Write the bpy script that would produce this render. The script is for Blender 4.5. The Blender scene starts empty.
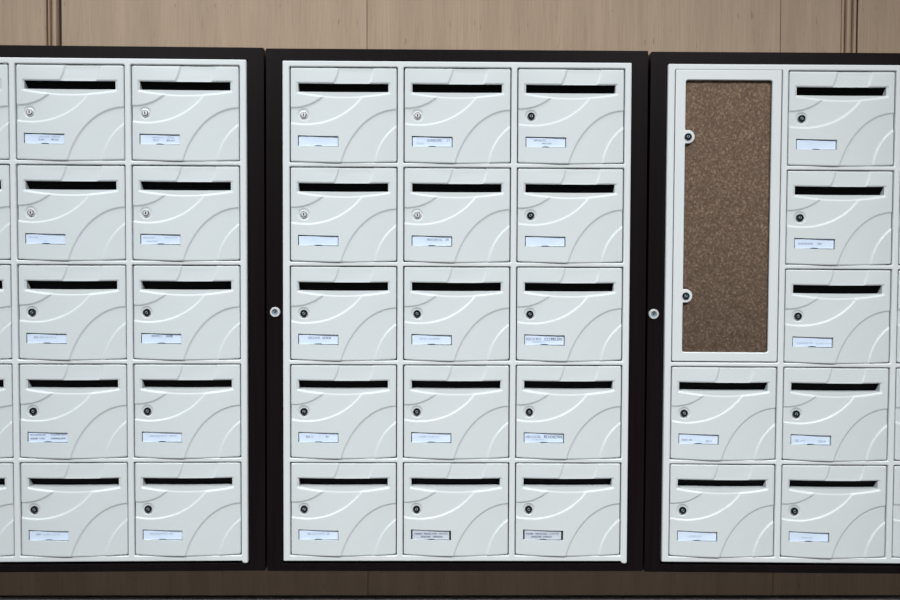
import bpy, bmesh, math, random
from mathutils import Matrix, Vector
random.seed(7)
C = bpy.context.scene
COL = C.collection
PI = math.pi

# ------------------------------------------------------------------ materials
def new_mat(name):
    m = bpy.data.materials.new(name); m.use_nodes = True
    nt = m.node_tree; b = nt.nodes['Principled BSDF']
    return m, nt, b

def link(nt, a, b): nt.links.new(a, b)

def mix_noise(name, c1, c2, rough, scale=(1, 1, 1), noise=20, detail=4, bump=0.0, bscale=200, metal=0.0, spec=0.5, lo=.35, hi=.65, coords='Object'):
    m, nt, b = new_mat(name)
    tc = nt.nodes.new('ShaderNodeTexCoord'); mp = nt.nodes.new('ShaderNodeMapping')
    mp.inputs['Scale'].default_value = scale
    link(nt, tc.outputs[coords], mp.inputs['Vector'])
    n = nt.nodes.new('ShaderNodeTexNoise'); n.inputs['Scale'].default_value = noise; n.inputs['Detail'].default_value = detail
    link(nt, mp.outputs[0], n.inputs['Vector'])
    r = nt.nodes.new('ShaderNodeValToRGB')
    r.color_ramp.elements[0].position = lo; r.color_ramp.elements[1].position = hi
    r.color_ramp.elements[0].color = (*c1, 1); r.color_ramp.elements[1].color = (*c2, 1)
    link(nt, n.outputs['Fac'], r.inputs['Fac']); link(nt, r.outputs['Color'], b.inputs['Base Color'])
    b.inputs['Roughness'].default_value = rough; b.inputs['Metallic'].default_value = metal
    b.inputs['Specular IOR Level'].default_value = spec
    if bump > 0:
        n2 = nt.nodes.new('ShaderNodeTexNoise'); n2.inputs['Scale'].default_value = bscale; n2.inputs['Detail'].default_value = 2
        link(nt, mp.outputs[0], n2.inputs['Vector'])
        bp = nt.nodes.new('ShaderNodeBump'); bp.inputs['Strength'].default_value = bump; bp.inputs['Distance'].default_value = 0.001
        link(nt, n2.outputs['Fac'], bp.inputs['Height']); link(nt, bp.outputs['Normal'], b.inputs['Normal'])
    return m

WHITE = mix_noise('cream_lacquer', (.620, .674, .686), (.648, .70, .712), .40, noise=3, bump=.12, bscale=420, spec=.35)
FRAMEW = mix_noise('cream_frame_lacquer', (.675, .722, .732), (.70, .745, .755), .36, noise=3, bump=.06, bscale=300, spec=.5)
DARK = mix_noise('dark_brown_lacquer', (.0056, .0036, .0042), (.0076, .0049, .0058), .40, scale=(14, 14, .6), noise=6, bump=.05, bscale=60, spec=.09)
INNER = mix_noise('box_steel', (.10, .105, .105), (.13, .135, .135), .6, noise=5)
FLAP = mix_noise('black_flap', (.0018, .0018, .0022), (.0028, .0028, .0032), .7, noise=9, spec=.04)
CHROME = mix_noise('lock_chrome', (.62, .64, .66), (.7, .72, .74), .22, noise=40, metal=1.0)
SATIN = mix_noise('lock_satin', (.74, .76, .77), (.80, .82, .83), .38, noise=40, metal=.35)
DCHROME = mix_noise('lock_dark_core', (.035, .037, .042), (.09, .095, .105), .28, noise=90, metal=.6)
STEEL = mix_noise('blued_steel', (.20, .27, .32), (.30, .38, .44), .35, noise=90, metal=0)
BLACK = mix_noise('keyhole_black', (.003, .003, .003), (.005, .005, .005), .6, noise=9, spec=.1)
PAPER = mix_noise('name_paper', (.67, .80, .98), (.74, .85, .99), .35, noise=14, spec=.5)
GREYPAPER = mix_noise('grey_name_plate', (.56, .62, .70), (.60, .66, .74), .4, noise=14)
INK = mix_noise('ink_dark', (.10, .11, .17), (.14, .15, .22), .7, noise=30)
INKM = mix_noise('ink_mid', (.30, .34, .44), (.36, .40, .50), .7, noise=30)
INKL = mix_noise('ink_faint', (.50, .60, .76), (.54, .64, .78), .7, noise=30)
STONE = mix_noise('grey_baseboard', (.70, .67, .70), (.78, .75, .78), .45, noise=30)
FLOORM = mix_noise('floor_tile', (.15, .135, .125), (.19, .175, .165), .4, noise=8)
BACKING = mix_noise('wall_backing', (.03, .022, .017), (.04, .03, .022), .8, noise=8)

def wood_mat():
    m, nt, b = new_mat('pale_veneer')
    tc = nt.nodes.new('ShaderNodeTexCoord'); geo = nt.nodes.new('ShaderNodeNewGeometry')
    off = nt.nodes.new('ShaderNodeVectorMath'); off.operation = 'MULTIPLY_ADD'
    cmb = nt.nodes.new('ShaderNodeCombineXYZ')
    for i in range(3): link(nt, geo.outputs['Random Per Island'], cmb.inputs[i])
    off.inputs[1].default_value = (13, 7, 5)
    link(nt, cmb.outputs[0], off.inputs[0]); link(nt, tc.outputs['Object'], off.inputs[2])
    def noise(scale, ns, det, rough=.6, dist=0):
        mp = nt.nodes.new('ShaderNodeMapping'); mp.inputs['Scale'].default_value = scale
        link(nt, off.outputs[0], mp.inputs['Vector'])
        n = nt.nodes.new('ShaderNodeTexNoise'); n.inputs['Scale'].default_value = ns; n.inputs['Detail'].default_value = det
        n.inputs['Roughness'].default_value = rough; n.inputs['Distortion'].default_value = dist
        link(nt, mp.outputs[0], n.inputs['Vector']); return n.outputs['Fac']
    def ramp(fac, pts):
        r = nt.nodes.new('ShaderNodeValToRGB'); e = r.color_ramp.elements
        e[0].position, e[0].color = pts[0][0], (*pts[0][1], 1); e[1].position, e[1].color = pts[1][0], (*pts[1][1], 1)
        for p, c in pts[2:]:
            x = e.new(p); x.color = (*c, 1)
        link(nt, fac, r.inputs['Fac']); return r.outputs['Color']
    def mul(a, b_, f=1.0):
        x = nt.nodes.new('ShaderNodeMix'); x.data_type = 'RGBA'; x.blend_type = 'MULTIPLY'; x.inputs[0].default_value = f
        link(nt, a, x.inputs[6]); link(nt, b_, x.inputs[7]); return x.outputs[2]
    base = ramp(noise((5, 1, .35), 4, 3, .5, .4), [(.3, (.37, .272, .190)), (.7, (.44, .329, .233))])
    grain = ramp(noise((90, 1, 2.2), 3, 5, .7, .2), [(.3, (.86, .85, .83)), (.62, (1.05, 1.05, 1.05))])
    pore = ramp(noise((120, 1, 14), 1.6, 2, .5), [(.69, (1, 1, 1)), (.76, (.66, .60, .54))])
    col = mul(mul(base, grain), pore)
    link(nt, col, b.inputs['Base Color'])
    b.inputs['Roughness'].default_value = .55; b.inputs['Specular IOR Level'].default_value = .35
    return m
WOOD = wood_mat()

def cork_mat():
    m, nt, b = new_mat('cork')
    tc = nt.nodes.new('ShaderNodeTexCoord')
    v = nt.nodes.new('ShaderNodeTexVoronoi'); v.inputs['Scale'].default_value = 260
    link(nt, tc.outputs['Object'], v.inputs['Vector'])
    n = nt.nodes.new('ShaderNodeTexNoise'); n.inputs['Scale'].default_value = 170; n.inputs['Detail'].default_value = 5; n.inputs['Roughness'].default_value = .75
    link(nt, tc.outputs['Object'], n.inputs['Vector'])
    r = nt.nodes.new('ShaderNodeValToRGB'); e = r.color_ramp.elements
    e[0].position = .32; e[0].color = (.125, .082, .058, 1); e[1].position = .72; e[1].color = (.60, .44, .325, 1)
    x = e.new(.52); x.color = (.25, .165, .115, 1)
    link(nt, n.outputs['Fac'], r.inputs['Fac'])
    mx = nt.nodes.new('ShaderNodeMix'); mx.data_type = 'RGBA'; mx.blend_type = 'OVERLAY'; mx.inputs[0].default_value = .35
    link(nt, r.outputs['Color'], mx.inputs[6]); link(nt, v.outputs['Color'], mx.inputs[7])
    hs = nt.nodes.new('ShaderNodeMix'); hs.data_type = 'RGBA'; hs.inputs[0].default_value = .09
    link(nt, mx.outputs[2], hs.inputs[6]); hs.inputs[7].default_value = (.25, .17, .12, 1)
    link(nt, r.outputs['Color'], hs.inputs[6])
    link(nt, hs.outputs[2], b.inputs['Base Color'])
    b.inputs['Roughness'].default_value = .85; b.inputs['Specular IOR Level'].default_value = .2
    bp = nt.nodes.new('ShaderNodeBump'); bp.inputs['Strength'].default_value = .4; bp.inputs['Distance'].default_value = .002
    link(nt, n.outputs['Fac'], bp.inputs['Height']); link(nt, bp.outputs[0], b.inputs['Normal'])
    return m
CORK = cork_mat()

def glass_mat():
    m, nt, b = new_mat('clear_pane')
    nt.nodes.remove(b)
    out = nt.nodes['Material Output']
    t = nt.nodes.new('ShaderNodeBsdfTransparent'); t.inputs[0].default_value = (.97, .98, .98, 1)
    g = nt.nodes.new('ShaderNodeBsdfGlossy'); g.inputs['Roughness'].default_value = .05
    f = nt.nodes.new('ShaderNodeFresnel'); f.inputs['IOR'].default_value = 1.4
    x = nt.nodes.new('ShaderNodeMixShader')
    link(nt, f.outputs[0], x.inputs[0]); link(nt, t.outputs[0], x.inputs[1]); link(nt, g.outputs[0], x.inputs[2])
    link(nt, x.outputs[0], out.inputs['Surface'])
    return m
GLASS = glass_mat()

# ------------------------------------------------------------------ helpers
def mobj(name, me, mat=None, parent=None):
    o = bpy.data.objects.new(name, me); COL.objects.link(o)
    if mat is not None and not me.materials: me.materials.append(mat)
    if parent: o.parent = parent
    return o

def tag(o, label=None, cat=None, group=None, kind=None):
    if label: o['label'] = label
    if cat: o['category'] = cat
    if group: o['group'] = group
    if kind: o['kind'] = kind
    return o

def box_into(bm, x0, x1, y0, y1, z0, z1):
    v = [bm.verts.new(p) for p in ((x0,y0,z0),(x1,y0,z0),(x1,y1,z0),(x0,y1,z0),(x0,y0,z1),(x1,y0,z1),(x1,y1,z1),(x0,y1,z1))]
    for f in ((0,3,2,1),(4,5,6,7),(0,1,5,4),(1,2,6,5),(2,3,7,6),(3,0,4,7)): bm.faces.new([v[i] for i in f])

def box_mesh(name, boxes, mat, bevel=0.0):
    bm = bmesh.new()
    for b in boxes: box_into(bm, *b)
    if bevel: bmesh.ops.bevel(bm, geom=bm.edges[:], offset=bevel, segments=2, affect='EDGES', profile=.6)
    me = bpy.data.meshes.new(name); bm.to_mesh(me); bm.free(); me.materials.append(mat)
    return me

def lathe_mesh(name, prof, seg, mats, matidx=None):
    """prof: list of (r, y); revolve about the Y axis (facing -Y)."""
    bm = bmesh.new(); rings = []
    for r, y in prof:
        if r < 1e-6: rings.append([bm.verts.new((0, y, 0))])
        else: rings.append([bm.verts.new((r*math.cos(2*PI*k/seg), y, r*math.sin(2*PI*k/seg))) for k in range(seg)])
    for i in range(len(rings)-1):
        a, b = rings[i], rings[i+1]
        for k in range(seg):
            k2 = (k+1) % seg
            if len(a) == 1: f = bm.faces.new((a[0], b[k2], b[k]))
            elif len(b) == 1: f = bm.faces.new((a[k], a[k2], b[0]))
            else: f = bm.faces.new((a[k], a[k2], b[k2], b[k]))
            if matidx: f.material_index = matidx[i]
    bmesh.ops.recalc_face_normals(bm, faces=bm.faces[:])
    me = bpy.data.meshes.new(name); bm.to_mesh(me); bm.free()
    for m in mats: me.materials.append(m)
    for p in me.polygons: p.use_smooth = False
    return me

def rrect(x0, x1, z0, z1, r, n=5):
    pts = []
    for cx, cz, a0 in ((x1-r, z1-r, 0), (x0+r, z1-r, PI/2), (x0+r, z0+r, PI), (x1-r, z0+r, 1.5*PI)):
        for k in range(n+1):
            a = a0 + k*PI/2/n
            pts.append((cx+r*math.cos(a), cz+r*math.sin(a)))
    return pts

def plate_mesh(name, loops, y0, y1, bevel, mat):
    """Flat plate in the XZ plane with holes, from y0 (front) to y1 (back), rounded edges."""
    cu = bpy.data.curves.new(name, 'CURVE'); cu.dimensions = '2D'; cu.fill_mode = 'BOTH'
    for lp in loops:
        sp = cu.splines.new('POLY'); sp.points.add(len(lp)-1); sp.use_cyclic_u = True
        for p, (x, z) in zip(sp.points, lp): p.co = (x, z, 0, 1)
    cu.bevel_depth = bevel; cu.bevel_resolution = 2
    cu.offset = -bevel
    cu.extrude = (y1-y0)/2 - bevel
    o = bpy.data.objects.new(name, cu); COL.objects.link(o)
    dg = bpy.context.evaluated_depsgraph_get()
    me = bpy.data.meshes.new_from_object(o.evaluated_get(dg))
    bpy.data.objects.remove(o)
    me.name = name
    me.transform(Matrix.Translation((0, (y0+y1)/2, 0)) @ Matrix.Rotation(PI/2, 4, 'X'))
    me.materials.clear(); me.materials.append(mat)
    return me

# ------------------------------------------------------------------ mailbox door
DW, DH = .280, .248
def ss(x):                                   # smooth step centred at 0, 3.8 mm wide
    t = min(1, max(0, x/3.5+.5)); return t*t*(3-2*t)
def sd_ell(x, z, k, d, e, g):
    F = x*x + k*z*z + d*x + e*z + g
    return F/max(1e-6, math.hypot(2*x+d, 2*k*z+e))
A_ = (.5379, -560.2935, -348.8449, 110613.48)
D_ = (1.28518, -69.831, 33.2816, -32638.91)
def relief(x, z):
    """depth in mm below the face at x, z mm from the top left corner"""
    inA = ss(-sd_ell(x, z, *A_)); outB = ss(math.hypot(x-352.8, z-261.0)-129.5)
    outC = ss(math.hypot(x-4.5, z+18.1)-125.3); inD = ss(-sd_ell(x, z, *D_))
    d = 2.6*max(inA*outB, outC*inD)
    # scoop round the slot
    zb = 67.5 + 10.5*(1-((x-140)/123)**2)
    s = ss(x-17.5)*ss(262.5-x)*ss(z-41.5)*ss(zb-z)
    d = d*(1-s) + s*(2.2+1.7*(1-max(0, min(1, (zb-z)/30))))
    # dish round the lock
    s = ss(14.6-math.hypot(x-35.2, z-124.5)); d += s*2.3
    # rim round the name plate
    e = max(abs(x-74)-53.5, abs(z-192.5)-13.5)
    if 0 <= e < 4: d *= (e/4)
    # rounded edges of the door
    for q in (x, 280-x, z, 248-z):
        if q < 3: d += 3-math.sqrt(max(0, 9-(3-q)**2))
    return d
SLOT = (21.0, 258.0, 42.6, 64.4)
PLATE = (20.5, 127.5, 179.0, 206.0)
def warp(x, z):
    """(x, z) mm -> local metres, with the bow of the face"""
    b = 1-((x-140)/140)**2; v = z/248
    if z < 42.6: z = 2.4+z*(42.6-2.4)/42.6
    if x < 20.5: x = 1.0+x*(20.5-1.0)/20.5
    sag = (1.6*v/.255 if v < .255 else 1.6+2.4*(v-.255)/.745)*b
    return Vector(((x-140)/1000, -(.0075*b*v**.7), DH-(z+sag)/1000))

def lines(n, L, spec):
    s = set(round(L*i/n, 3) for i in range(n+1)) | set(spec)
    s = sorted(s); out = [s[0]]
    for v in s[1:]:
        if v-out[-1] < .75:
            if v in spec and out[-1] not in spec: out[-1] = v
            elif v in spec: out.append(v)
        else: out.append(v)
    return out

def door_mesh():
    ed = [0, .4, 1.2, 3.0]
    fx = [20.5+i*1.3 for i in range(0, 22)]
    fz = [110+i*1.3 for i in range(0, 23)]
    xs = lines(165, 280, ed+[280-e for e in ed]+[SLOT[0], SLOT[1], PLATE[0], PLATE[1]])
    zs = lines(146, 248, ed+[248-e for e in ed]+[SLOT[2], SLOT[3], PLATE[2], PLATE[3]])
    bm = bmesh.new(); V = {}
    for i, x in enumerate(xs):
        for j, z in enumerate(zs):
            p = warp(x, z); p.y += relief(x, z)/1000
            # round the outline corners
            cx = min(max(x, 4), 276); cz = min(max(z, 4), 244)
            if cx != x and cz != z:
                dx, dz = x-cx, z-cz; m = max(abs(dx), abs(dz)); r = math.hypot(dx, dz)
                q = warp(cx+dx*m/r, cz+dz*m/r); p.x, p.z = q.x, q.z
            V[i, j] = bm.verts.new(p)
    def inside(R, i, j):
        return R[0]-.01 <= xs[i] and xs[i+1] <= R[1]+.01 and R[2]-.01 <= zs[j] and zs[j+1] <= R[3]+.01
    for i in range(len(xs)-1):
        for j in range(len(zs)-1):
            if inside(SLOT, i, j) or inside(PLATE, i, j): continue
            f = bm.faces.new((V[i, j], V[i, j+1], V[i+1, j+1], V[i+1, j])); f.smooth = True
    # walls of the slot and of the name plate window
    for R, dep in ((SLOT, .029), (PLATE, .0035)):
        i0, i1 = xs.index(R[0]), xs.index(R[1]); j0, j1 = zs.index(R[2]), zs.index(R[3])
        loop = [(i, j0) for i in range(i0, i1)] + [(i1, j) for j in range(j0, j1)] + [(i, j1) for i in range(i1, i0, -1)] + [(i0, j) for j in range(j1, j0, -1)]
        fr = [bm.verts.new(V[k].co) for k in loop]
        base = -.002
        bk = [bm.verts.new((V[k].co.x, base+dep+(0.002 if R is PLATE else 0), V[k].co.z)) for k in loop]
        n = len(loop)
        for k in range(n):
            f = bm.faces.new((fr[k], bk[k], bk[(k+1) % n], fr[(k+1) % n]))
    # outer edge going back
    i1, j1 = len(xs)-1, len(zs)-1
    loop = [(i, 0) for i in range(i1)] + [(i1, j) for j in range(j1)] + [(i, j1) for i in range(i1, 0, -1)] + [(0, j) for j in range(j1, 0, -1)]
    bk = [bm.verts.new((V[k].co.x, .012, V[k].co.z)) for k in loop]
    n = len(loop)
    for k in range(n):
        bm.faces.new((V[loop[k]], V[loop[(k+1) % n]], bk[(k+1) % n], bk[k]))
    bm.normal_update()
    me = bpy.data.meshes.new('door'); bm.to_mesh(me); bm.free(); me.materials.append(WHITE)
    return me
DOOR = door_mesh()

def flap_mesh():
    bm = bmesh.new(); N = 24; top = []; bot = []
    for k in range(N+1):
        x = SLOT[0]+.4+(SLOT[1]-SLOT[0]-.8)*k/N
        a = warp(x, SLOT[2]); b = warp(x, SLOT[3])
        top.append(bm.verts.new((a.x, a.y+.0062, a.z+.0005))); bot.append(bm.verts.new((b.x, .0275, b.z-.0003)))
    top2 = [bm.verts.new((v.co.x, v.co.y+.002, v.co.z)) for v in top]; bot2 = [bm.verts.new((v.co.x, v.co.y+.002, v.co.z)) for v in bot]
    for k in range(N):
        bm.faces.new((top[k], bot[k], bot[k+1], top[k+1])); bm.faces.new((top2[k+1], bot2[k+1], bot2[k], top2[k]))
        bm.faces.new((top[k], top[k+1], top2[k+1], top2[k])); bm.faces.new((bot[k+1], bot[k], bot2[k], bot2[k+1]))
    for k in (0, N): bm.faces.new((top[k], top2[k], bot2[k], bot[k]))
    bmesh.ops.recalc_face_normals(bm, faces=bm.faces[:])
    me = bpy.data.meshes.new('mail_flap'); bm.to_mesh(me); bm.free(); me.materials.append(FLAP)
    return me
FLAPM = flap_mesh()
t = .001
BODY = box_mesh('body', [(-.139, -.139+t, .014, .345, .001, .247), (.139-t, .139, .014, .345, .001, .247),
                         (-.138, .138, .014, .345, .001, .001+t), (-.138, .138, .014, .345, .246, .247), (-.138, .138, .344, .345, .002, .246)], INNER)
def lock_mesh(kind):
    if kind == 'silver':
        return lathe_mesh('lock', [(0, -.0022), (.0060, -.0022), (.0064, -.0018), (.0066, .0010), (.0078, .0012), (.0082, -.0006), (.0096, -.0004), (.0100, .006)], 28,
                          [SATIN, DCHROME], [0, 0, 1, 1, 1, 0, 0])
    return lathe_mesh('lock', [(0, -.0012), (.0040, -.0012), (.0044, .0012), (.0074, .0012), (.0080, -.0016), (.0094, -.0014), (.0100, .006)], 28,
                      [STEEL, DCHROME, BLACK], [0, 1, 2, 1, 1, 1])
LOCKS = {k: lock_mesh(k) for k in ('silver', 'dark')}
KEYHOLE = box_mesh('keyhole', [(-.0012, .0012, -.0017, .0008, -.0034, .0034)], BLACK)
PLATEM = {}
for k, m_ in (('white', PAPER), ('grey', GREYPAPER)):
    x0, x1 = PLATE[0]-140+2.2, PLATE[1]-140-1.8
    if k == 'grey': x0 += 2; x1 -= 3
    zt_, zb_ = DH*1000-PLATE[2]-3.2, DH*1000-PLATE[3]-.6
    pts = [(x0, zt_), (x0, zb_)] + [(-66-11*math.cos(PI*q/10), zb_+1.9*math.sin(PI*q/10)) for q in range(11)] + [(x1, zb_), (x1, zt_)]
    PLATEM[k] = plate_mesh('name_plate', [[(a_/1000, b_/1000) for a_, b_ in pts]], -.0016, -.0004, .0002, m_)

def lettering_mesh(spec):
    """rows of tiny printed strokes: (y, x0, x1, height mm, ink)"""
    bm = bmesh.new(); W, H = .106, .027; X0 = (PLATE[0]-140)/1000+.001; Z1 = DH-PLATE[2]/1000-.0006
    for (fy, a, b, h, ink) in spec:
        h /= 1000; x = X0+a*W; xe = X0+b*W; zc = Z1-.0028-fy*(H-.0045); st = h*.17; y0, y1 = -.0019, -.0015
        def bx(*q):
            n0 = len(bm.faces); box_into(bm, *q); bm.faces.ensure_lookup_table()
            for f in bm.faces[n0:]: f.material_index = ink
        while x < xe:
            w = h*random.choice((.5, .6, .65)); c = random.random()
            bx(x, x+st, y0, y1, zc-h/2, zc+h/2)
            if c < .75: bx(x+w-st, x+w, y0, y1, zc-h/2, zc+h/2)
            if c > .25: bx(x, x+w, y0, y1, zc+h/2-st, zc+h/2)
            if .15 < c < .6: bx(x, x+w, y0, y1, zc-st/2, zc+st/2)
            if c > .55: bx(x, x+w, y0, y1, zc-h/2, zc-h/2+st)
            x += w+h*.22
    me = bpy.data.meshes.new('lettering'); bm.to_mesh(me); bm.free()
    for m in (INK, INKM, INKL): me.materials.append(m)
    return me

# ------------------------------------------------------------------ setting
ZC = 1.10
WY = .392
bx_ = []
for a, b in ((-3, -1.2585), (-1.2080, -.2728), (-.2712, 1.0062), (1.0078, 1.1945), (1.2480, 3)):
    bx_.append((a, b, WY, WY+.012, ZC-.35, 2.9))
for a, b in ((-3, -.2682), (-.2668, 1.0088), (1.0102, 3)):
    bx_.append((a, b, WY, WY+.012, ZC-.907, ZC-.3505))
wall = mobj('wall_back', box_mesh('wall_back', bx_, WOOD, .0008)); tag(wall, kind='structure')
bk = mobj('wall_backing', box_mesh('wall_backing', [(-3, 3, WY+.0125, WY+.06, 0, 2.9)], BACKING)); tag(bk, kind='structure')
def trim(name, x0, ridges):
    bm = bmesh.new()
    box_into(bm, x0, x0+ridges[-1][1]/1000+.001, WY+.008, WY+.012, ZC-.3495, 2.9)
    for a, b in ridges:
        a /= 1000; b /= 1000; n = 6; pr = []
        for k in range(n+1):
            u = k/n; pr.append((x0+a+(b-a)*u, WY+.003-.008*math.sqrt(max(0, 1-(2*u-1)**2))**.6))
        pr = [(x0+a, WY+.008)] + pr + [(x0+b, WY+.008)]
        lo = [bm.verts.new((x, y, ZC-.3495)) for x, y in pr]; hi = [bm.verts.new((x, y, 2.9)) for x, y in pr]
        for k in range(len(pr)-1): bm.faces.new((lo[k], lo[k+1], hi[k+1], hi[k]))
    bmesh.ops.recalc_face_normals(bm, faces=bm.faces[:])
    me = bpy.data.meshes.new(name); bm.to_mesh(me); bm.free(); me.materials.append(WOOD)
    tag(mobj(name, me), kind='structure')
trim('trim_1', -1.2580, [(0, 5), (9.5, 16), (22.5, 37)])
trim('trim_2', 1.1950, [(0, 8.5), (14.5, 30), (36, 47.5)])
bb = mobj('baseboard_back', box_mesh('baseboard_back', [(-3, 3, WY-.010, WY+.012, 0, ZC-.9145)], STONE, .0015)); tag(bb, kind='structure')
fl = mobj('floor', box_mesh('floor', [(-3, 3, -5, WY+.06, -.05, 0)], FLOORM)); tag(fl, kind='structure')

# ------------------------------------------------------------------ cabinets
CP, RP = .300, .2615
CABS = [dict(x=-1.0127-.0034, z=0, sz=1.004, ry=.0009, yw=.0160, name='left'),
        dict(x=0, z=-.0007, ry=0, yw=0, name='middle'),
        dict(x=1.0127+.0040, z=-.0042, sz=1.003, ry=-.0026, yw=-.0141, name='right')]
def cab_matrix(c):
    return Matrix.Translation((c['x'], 0, ZC+c['z'])) @ Matrix.Rotation(c['yw'], 4, 'Z') @ Matrix.Rotation(-c['ry'], 4, 'Y') @ Matrix.Diagonal((1, 1, c.get('sz', 1), 1))

def cell(c0, r0, r1):
    """hole of the white frame round a door, cabinet-local"""
    x = (c0-1)*CP; z1 = (2.5-r0)*RP-.0068; z0 = (2.5-r1)*RP+.0042
    return rrect(x-.1418, x+.1427, z0, z1, .003, 3)
FX, FT, FB = .4598, .6624, .6645
def frame_mesh(merged):
    foot = not merged
    outer = rrect(-FX, FX, -FB, FT, .002, 2)
    if foot:                                  # the right stile ends in a small rounded foot
        outer = [p for p in outer if not (p[0] > .4 and p[1] < 0)]
        r = .006; tail = [(.4440, -FB), (.4440, -FB-.002)]
        tail += [(.450+r*math.cos(a), -FB-.0005+r*math.sin(a)) for a in (math.radians(q) for q in (200, 235, 270))]
        tail += [(FX-.004+.004*math.cos(a), -FB-.0025+.004*math.sin(a)) for a in (math.radians(q) for q in (270, 315, 360))]
        outer += tail
    holes = []
    for c0 in range(3):
        r = 0
        while r < 5:
            if merged and c0 == 0 and r == 0:
                holes.append(cell(0, 0, 3)); r = 3; continue
            holes.append(cell(c0, r, r+1)); r += 1
    return plate_mesh('front_frame', [outer]+holes, -.002, .018, .0028, FRAMEW)
FR = {False: frame_mesh(False), True: frame_mesh(True)}
CASING = plate_mesh('casing', [rrect(-.5050, .5050, -.6945, .6960, .003, 2), rrect(-FX-.0022, FX+.0022, -FB-.009, FT+.0022, .002, 2)], .0065, .375, .0012, DARK)
BACKP = box_mesh('back_panel', [(-.463, .463, .372, .3748, -.675, .666)], DARK)
CLOCK = lathe_mesh('lock', [(0, .0010), (.0070, .0010), (.0076, -.0015), (.0082, -.0035), (.0120, -.0035), (.0134, -.0015), (.0136, .004)], 32, [CHROME, STEEL, SATIN], [1, 1, 1, 2, 2, 2])
CSHAD = None

def empty(name, M):
    o = bpy.data.objects.new(name, None); COL.objects.link(o); o.matrix_world = M; o.empty_display_size = .05
    return o

clabel = {'left': 'dark brown casing with cream grid frame, cut by the left picture edge, holding mailboxes',
          'middle': 'dark brown casing with cream grid frame and fifteen mailboxes, between the two others',
          'right': 'dark brown casing with cream grid frame that holds the cork notice board'}
for c in CABS:
    M = cab_matrix(c)
    root = empty('mailbox_cabinet', M @ Matrix.Translation((0, 0, -.6945)))
    tag(root, clabel[c['name']], 'mailbox cabinet', 'mailbox cabinets on the wall')
    parts = [('casing', CASING), ('back_panel', BACKP), ('front_frame', FR[c['name'] == 'right'])]
    for n, me in parts:
        o = mobj(n, me, None, root); o.location = (0, 0, .6945)
    lx = {'left': -.4850, 'middle': -.4816, 'right': -.4890}[c['name']]
    o = mobj('lock', CLOCK, None, root); o.location = (lx, .0045, .6945+.001)
    o['label'] = 'round metal cam lock on the dark left stile'
    k = mobj('keyhole', KEYHOLE, None, o); k.location = (0, .0012, 0); k.rotation_euler = (0, .5, 0)

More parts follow.
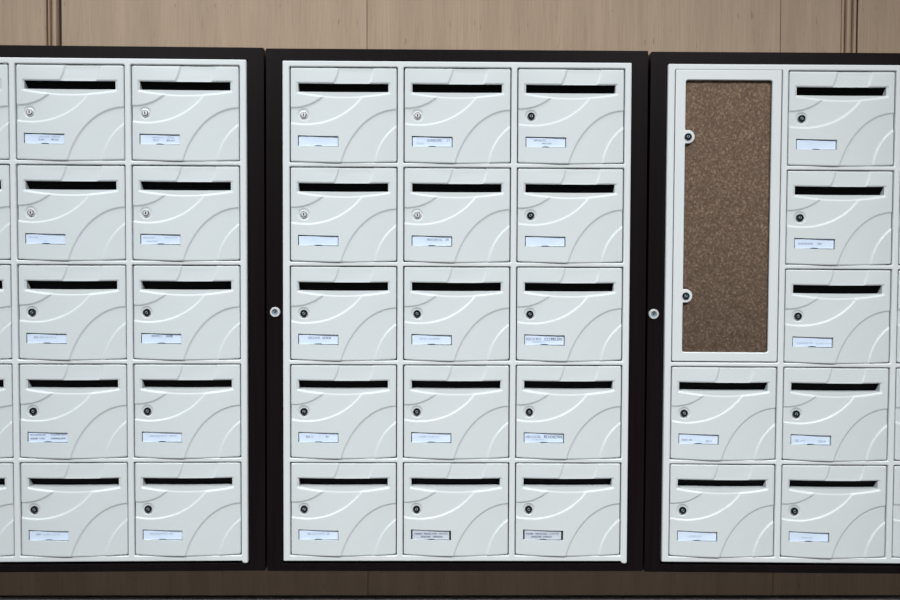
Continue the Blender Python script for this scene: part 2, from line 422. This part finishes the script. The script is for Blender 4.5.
# ------------------------------------------------------------------ mailboxes
B, Mi, F = 0, 1, 2
FAINT = [(.40, .20, .38, 4.2, F), (.40, .42, .70, 4.2, F)]
TXT = {
 ('left', 0, 1): [(.28, .36, .58, 3.6, F), (.28, .66, .86, 3.6, F), (.62, .35, .47, 4.2, Mi), (.62, .66, .72, 5, Mi), (.62, .75, .83, 4, Mi)],
 ('left', 0, 2): [(.28, .30, .55, 3.6, F), (.28, .66, .84, 3.6, F), (.62, .32, .47, 4.2, Mi), (.62, .66, .72, 5, Mi), (.62, .75, .85, 4, Mi)],
 ('left', 1, 1): [(.34, .08, .30, 3, F), (.75, .42, .50, 3, F)],
 ('left', 1, 2): [(.34, .06, .34, 3, F), (.34, .6, .9, 3, F), (.75, .15, .40, 4, F)],
 ('left', 2, 1): [(.38, .18, .26, 4.5, Mi), (.38, .32, .70, 4.5, F)],
 ('left', 2, 2): [(.22, .25, .53, 5.5, Mi), (.24, .60, .78, 5.5, B)],
 ('left', 3, 1): [(.22, .06, .42, 4, Mi), (.22, .56, .92, 4, Mi), (.66, .06, .24, 4, B), (.66, .28, .42, 4, Mi), (.66, .56, .92, 4.4, B)],
 ('left', 3, 2): [(.38, .18, .60, 4.5, F), (.38, .68, .85, 4.5, F)],
 ('left', 4, 1): [(.38, .18, .26, 4.5, Mi), (.38, .34, .75, 4.5, F)],
 ('left', 4, 2): [(.38, .18, .60, 4.5, F), (.38, .66, .76, 4.5, F)],
 ('middle', 0, 0): [], ('middle', 1, 0): [], ('middle', 1, 2): [],
 ('middle', 0, 1): [(.35, .38, .72, 5.5, Mi), (.35, .86, .94, 5.5, Mi), (.7, .1, .28, 4, F)],
 ('middle', 0, 2): [(.28, .20, .50, 4, Mi), (.64, .40, .62, 4, Mi)],
 ('middle', 1, 1): [(.35, .38, .76, 5.5, Mi), (.35, .84, .92, 5.5, Mi)],
 ('middle', 2, 0): [(.32, .24, .52, 5.5, Mi), (.34, .60, .78, 5.5, B)],
 ('middle', 2, 1): FAINT, ('middle', 3, 0): [(.42, .18, .26, 5, Mi), (.42, .32, .38, 4.5, F), (.42, .5, .56, 4.5, F), (.42, .68, .73, 5, Mi)],
 ('middle', 2, 2): [(.40, .04, .42, 6.5, Mi), (.40, .50, .94, 7, B), (.74, .20, .50, 3, F)],
 ('middle', 3, 1): FAINT,
 ('middle', 3, 2): [(.40, .04, .40, 6.5, Mi), (.40, .50, .94, 7, B), (.74, .20, .50, 3, F)],
 ('middle', 4, 0): [(.38, .22, .28, 5, Mi), (.38, .34, .64, 4.5, F), (.38, .70, .74, 5, Mi)],
 ('middle', 4, 1): [(.38, .07, .27, 4, B), (.38, .32, .62, 4, B), (.38, .70, .92, 4, Mi), (.74, .24, .48, 4, B), (.74, .55, .78, 4, B)],
 ('middle', 4, 2): [(.38, .07, .25, 4, B), (.38, .30, .60, 4, B), (.38, .66, .90, 4, Mi), (.74, .20, .45, 4, B), (.74, .50, .72, 4, B)],
 ('right', 0, 1): [],
 ('right', 1, 1): [(.52, .10, .45, 5, Mi), (.52, .58, .68, 5, Mi)],
 ('right', 2, 1): [(.62, .1, .5, 4, F), (.68, .58, .95, 3.4, F)],
 ('right', 3, 0): [(.62, .08, .20, 5, Mi), (.62, .25, .32, 4, Mi), (.78, .68, .84, 5, Mi)],
 ('right', 3, 1): [(.62, .10, .18, 5, Mi), (.62, .24, .36, 4, F), (.70, .70, .85, 5, Mi)],
 ('right', 4, 0): [(.55, .3, .6, 4, F)], ('right', 4, 1): [(.62, .3, .58, 2.6, F)],
}
PD = {'blank': 'blank white name plate', 'faint': 'faintly lettered white name plate', 'print': 'clearly lettered white name plate', 'grey': 'grey name plate'}
def pkind(key):
    if key in (('middle', 4, 1), ('middle', 4, 2)): return 'grey'
    s = TXT.get(key)
    if s == []: return 'blank'
    if s is None or all(q[4] == F for q in s): return 'faint'
    return 'print' if any(q[4] == B for q in s) else 'faint'
SILVER = {('left', 0, 1), ('left', 0, 2), ('left', 1, 1), ('left', 1, 2), ('left', 0, 0), ('left', 1, 0), ('middle', 0, 0), ('middle', 0, 1), ('middle', 1, 1), ('middle', 1, 0)}
ROWS = ['top row', 'second row', 'third row', 'fourth row', 'bottom row']

def make_mailbox():
    r = empty('mailbox', Matrix())
    mobj('door', DOOR, None, r); mobj('body', BODY, None, r); mobj('mail_flap', FLAPM, None, r)
    l = mobj('lock', LOCKS['dark'], None, r); l.location = ((35.2-140)/1000, -.0004, DH-.1258)
    k = mobj('keyhole', KEYHOLE, None, l)
    p = mobj('name_plate', PLATEM['white'], None, r); p.location = (0, .0010, -.0010)
    return r
PROTO = make_mailbox(); first = [True]
def copy_mailbox():
    if first[0]: first[0] = False; return PROTO
    r = PROTO.copy(); COL.objects.link(r)
    for ch in list(PROTO.children):
        q = ch.copy(); COL.objects.link(q); q.parent = r
        for g in ch.children:
            w = g.copy(); COL.objects.link(w); w.parent = q
    return r
boxes = []
for c in CABS:
    for col in range(3):
        for row in range(5):
            if c['name'] == 'right' and col == 0 and row < 3: continue
            boxes.append((c, col, row, copy_mailbox()))
def part(r, base):
    return [o for o in r.children if o.name.split('.')[0] == base][0]
for c, col, row, r in boxes:
    key = (c['name'], row, col)
    x = (col-1)*CP; z = (2-row)*RP - DH/2
    r.matrix_world = cab_matrix(c) @ Matrix.Translation((x, 0, z+.0002))
    edge = (c['name'] == 'left' and col == 0) or (c['name'] == 'right' and col == 2)
    l = part(r, 'lock'); silver = key in SILVER
    l.data = LOCKS['silver' if silver else 'dark']
    kh = l.children[0]
    if silver: kh.rotation_euler = (0, random.uniform(-.15, .15), 0); kh.location = (0, -.0012, 0)
    else: kh.rotation_euler = (0, random.choice((-.5, .3, .8, 1.3)), 0); kh.location = (0, -.0002, 0)
    pk = pkind(key); p = part(r, 'name_plate')
    if pk == 'grey': p.data = PLATEM['grey']; p['label'] = 'grey plate with dark ends'
    spec = TXT.get(key)
    if spec:
        mobj('lettering', lettering_mesh(spec), None, p)
    rn = ROWS[row]
    if edge:
        side = 'left' if c['name'] == 'left' else 'right'
        lab = f'cream mailbox cut off by the {side} picture edge, {rn}'
        grp = f'mailboxes cut by the {side} edge'
    else:
        if c['name'] == 'left': pos = {1: 'first full column', 2: 'last column'}[col] + ' of left cabinet'
        elif c['name'] == 'middle': pos = {0: 'left', 1: 'centre', 2: 'right'}[col] + ' column of middle cabinet'
        else: pos = 'right cabinet, ' + {0: 'under the notice board', 1: 'first column past the notice board'}[col]
        lab = f'cream mailbox, {PD[pk]}, {rn}, {pos}'
        if c['name'] == 'right': lab = f'cream mailbox, {PD[pk]}, {rn}, ' + {0: 'below the cork notice board', 1: 'column right of the notice board'}[col]
        grp = f"mailboxes in the {c['name']} cabinet"
    tag(r, lab, 'mailbox', grp)

# ------------------------------------------------------------------ notice board
c = CABS[2]
zt, zb = 2.5*RP-.0068, -.5*RP+.0068
NBH = zt-zb
nb = empty('notice_board', cab_matrix(c) @ Matrix.Translation((-CP, 0, zb)))
tag(nb, 'tall locked notice board with brown cork behind a clear pane, in the right cabinet', 'notice board')
ox0, ox1, oz0, oz1 = -.1400+.0265, .1400-.0245, .0245, NBH-.0265
EARS = [.1740, NBH-.1760]
def opening(inset=0):
    pts = rrect(ox0, ox1, oz0, oz1, .006, 4)
    out = []
    # rrect runs counter-clockwise from the right; its left side goes downwards after the top left corner
    left_done = False
    for i, p in enumerate(pts):
        out.append(p)
        nx = pts[(i+1) % len(pts)]
        if not left_done and abs(p[0]-ox0) < 1e-6 and abs(nx[0]-ox0) < 1e-6 and p[1]-nx[1] > .1:
            for ez in sorted(EARS, reverse=True):
                cx, R, fr = ox0+.0075, .0180, .004
                dz = math.sqrt(R*R-(cx-ox0)**2)
                out.append((ox0, ez+dz+.004)); out.append((ox0+.0012, ez+dz+.0012))
                a0 = math.atan2(dz, ox0-cx)
                n = 18
                for k in range(1, n):
                    a = a0 - (2*a0)*k/n
                    out.append((cx+R*math.cos(a), ez+R*math.sin(a)))
                out.append((ox0+.0012, ez-dz-.0012)); out.append((ox0, ez-dz-.004))
            left_done = True
    return out
NF = plate_mesh('frame', [rrect(-.140, .140, 0, NBH, .003, 3), opening()], -.003, .005, .0022, FRAMEW)
mobj('frame', NF, None, nb)
mobj('cork_panel', box_mesh('cork_panel', [(-.138, .138, .0080, .020, .002, NBH-.002)], CORK), None, nb)
mobj('pane', box_mesh('pane', [(ox0-.006, ox1+.006, .0052, .0068, oz0-.006, oz1+.006)], GLASS), None, nb)
mobj('body', box_mesh('body', [(-.138, .138, .026, .34, .002, NBH-.002)], INNER), None, nb)
for ez in EARS:
    l = mobj('lock', LOCKS['dark'], None, nb); l.location = (ox0+.0075, -.0046, ez)
    k = mobj('keyhole', KEYHOLE, None, l); k.location = (0, -.0002, 0); k.rotation_euler = (0, .4, 0)

# ------------------------------------------------------------------ camera
cx, cy, cz, ya, pi_, ro, f = -.0420, 2.2680, .1018, .0108, .0298, -.0038, 855
c_, s_ = math.cos(ya), math.sin(ya); rgt = Vector((c_, -s_, 0)); f0 = Vector((s_, c_, 0)); Z = Vector((0, 0, 1))
c_, s_ = math.cos(pi_), math.sin(pi_); fwd = c_*f0-s_*Z; up = s_*f0+c_*Z
c_, s_ = math.cos(ro), math.sin(ro); r2 = c_*rgt-s_*up; u2 = s_*rgt+c_*up
cam = bpy.data.cameras.new('camera'); co = bpy.data.objects.new('camera', cam); COL.objects.link(co)
R3 = Matrix((r2, u2, -fwd)).transposed()
co.matrix_world = Matrix.Translation((cx, -cy, ZC+cz)) @ R3.to_4x4()
cam.lens = f/900*36; cam.sensor_width = 36; cam.clip_start = .02
C.camera = co

# ------------------------------------------------------------------ light
def area(name, loc, target, sx, sy, power, col, spread=78):
    l = bpy.data.lights.new(name, 'AREA'); l.shape = 'RECTANGLE'; l.size = sx; l.size_y = sy; l.energy = power; l.color = col; l.spread = math.radians(spread)
    o = bpy.data.objects.new(name, l); COL.objects.link(o); o.location = loc
    o.rotation_euler = (Vector(target)-Vector(loc)).to_track_quat('-Z', 'Y').to_euler()
area('overhead_light', (-1.9, -3.2, 3.8), (-.35, 0, -.45), 1.6, .8, 35.5, (.95, .98, 1.0))
area('overhead_light', (1.6, -3.2, 3.8), (.55, 0, -.45), 1.6, .8, 33.5, (.99, .985, .98))
area('overhead_light', (-.85, -.36, 3.1), (-.85, .2, 1.6), 2.8, .15, 15, (.97, .97, 1.0), 170)  # unseen strip close to the wall, added to brighten the wood above the cabinets
w = bpy.data.worlds.new('world'); C.world = w; w.use_nodes = True
w.node_tree.nodes['Background'].inputs[0].default_value = (.95, .95, 1.0, 1)
w.node_tree.nodes['Background'].inputs[1].default_value = .09
C.view_settings.view_transform = 'Standard'; C.view_settings.look = 'None'; C.view_settings.gamma = 1
C.view_settings.use_curve_mapping = False
C.view_settings.exposure = 0.0
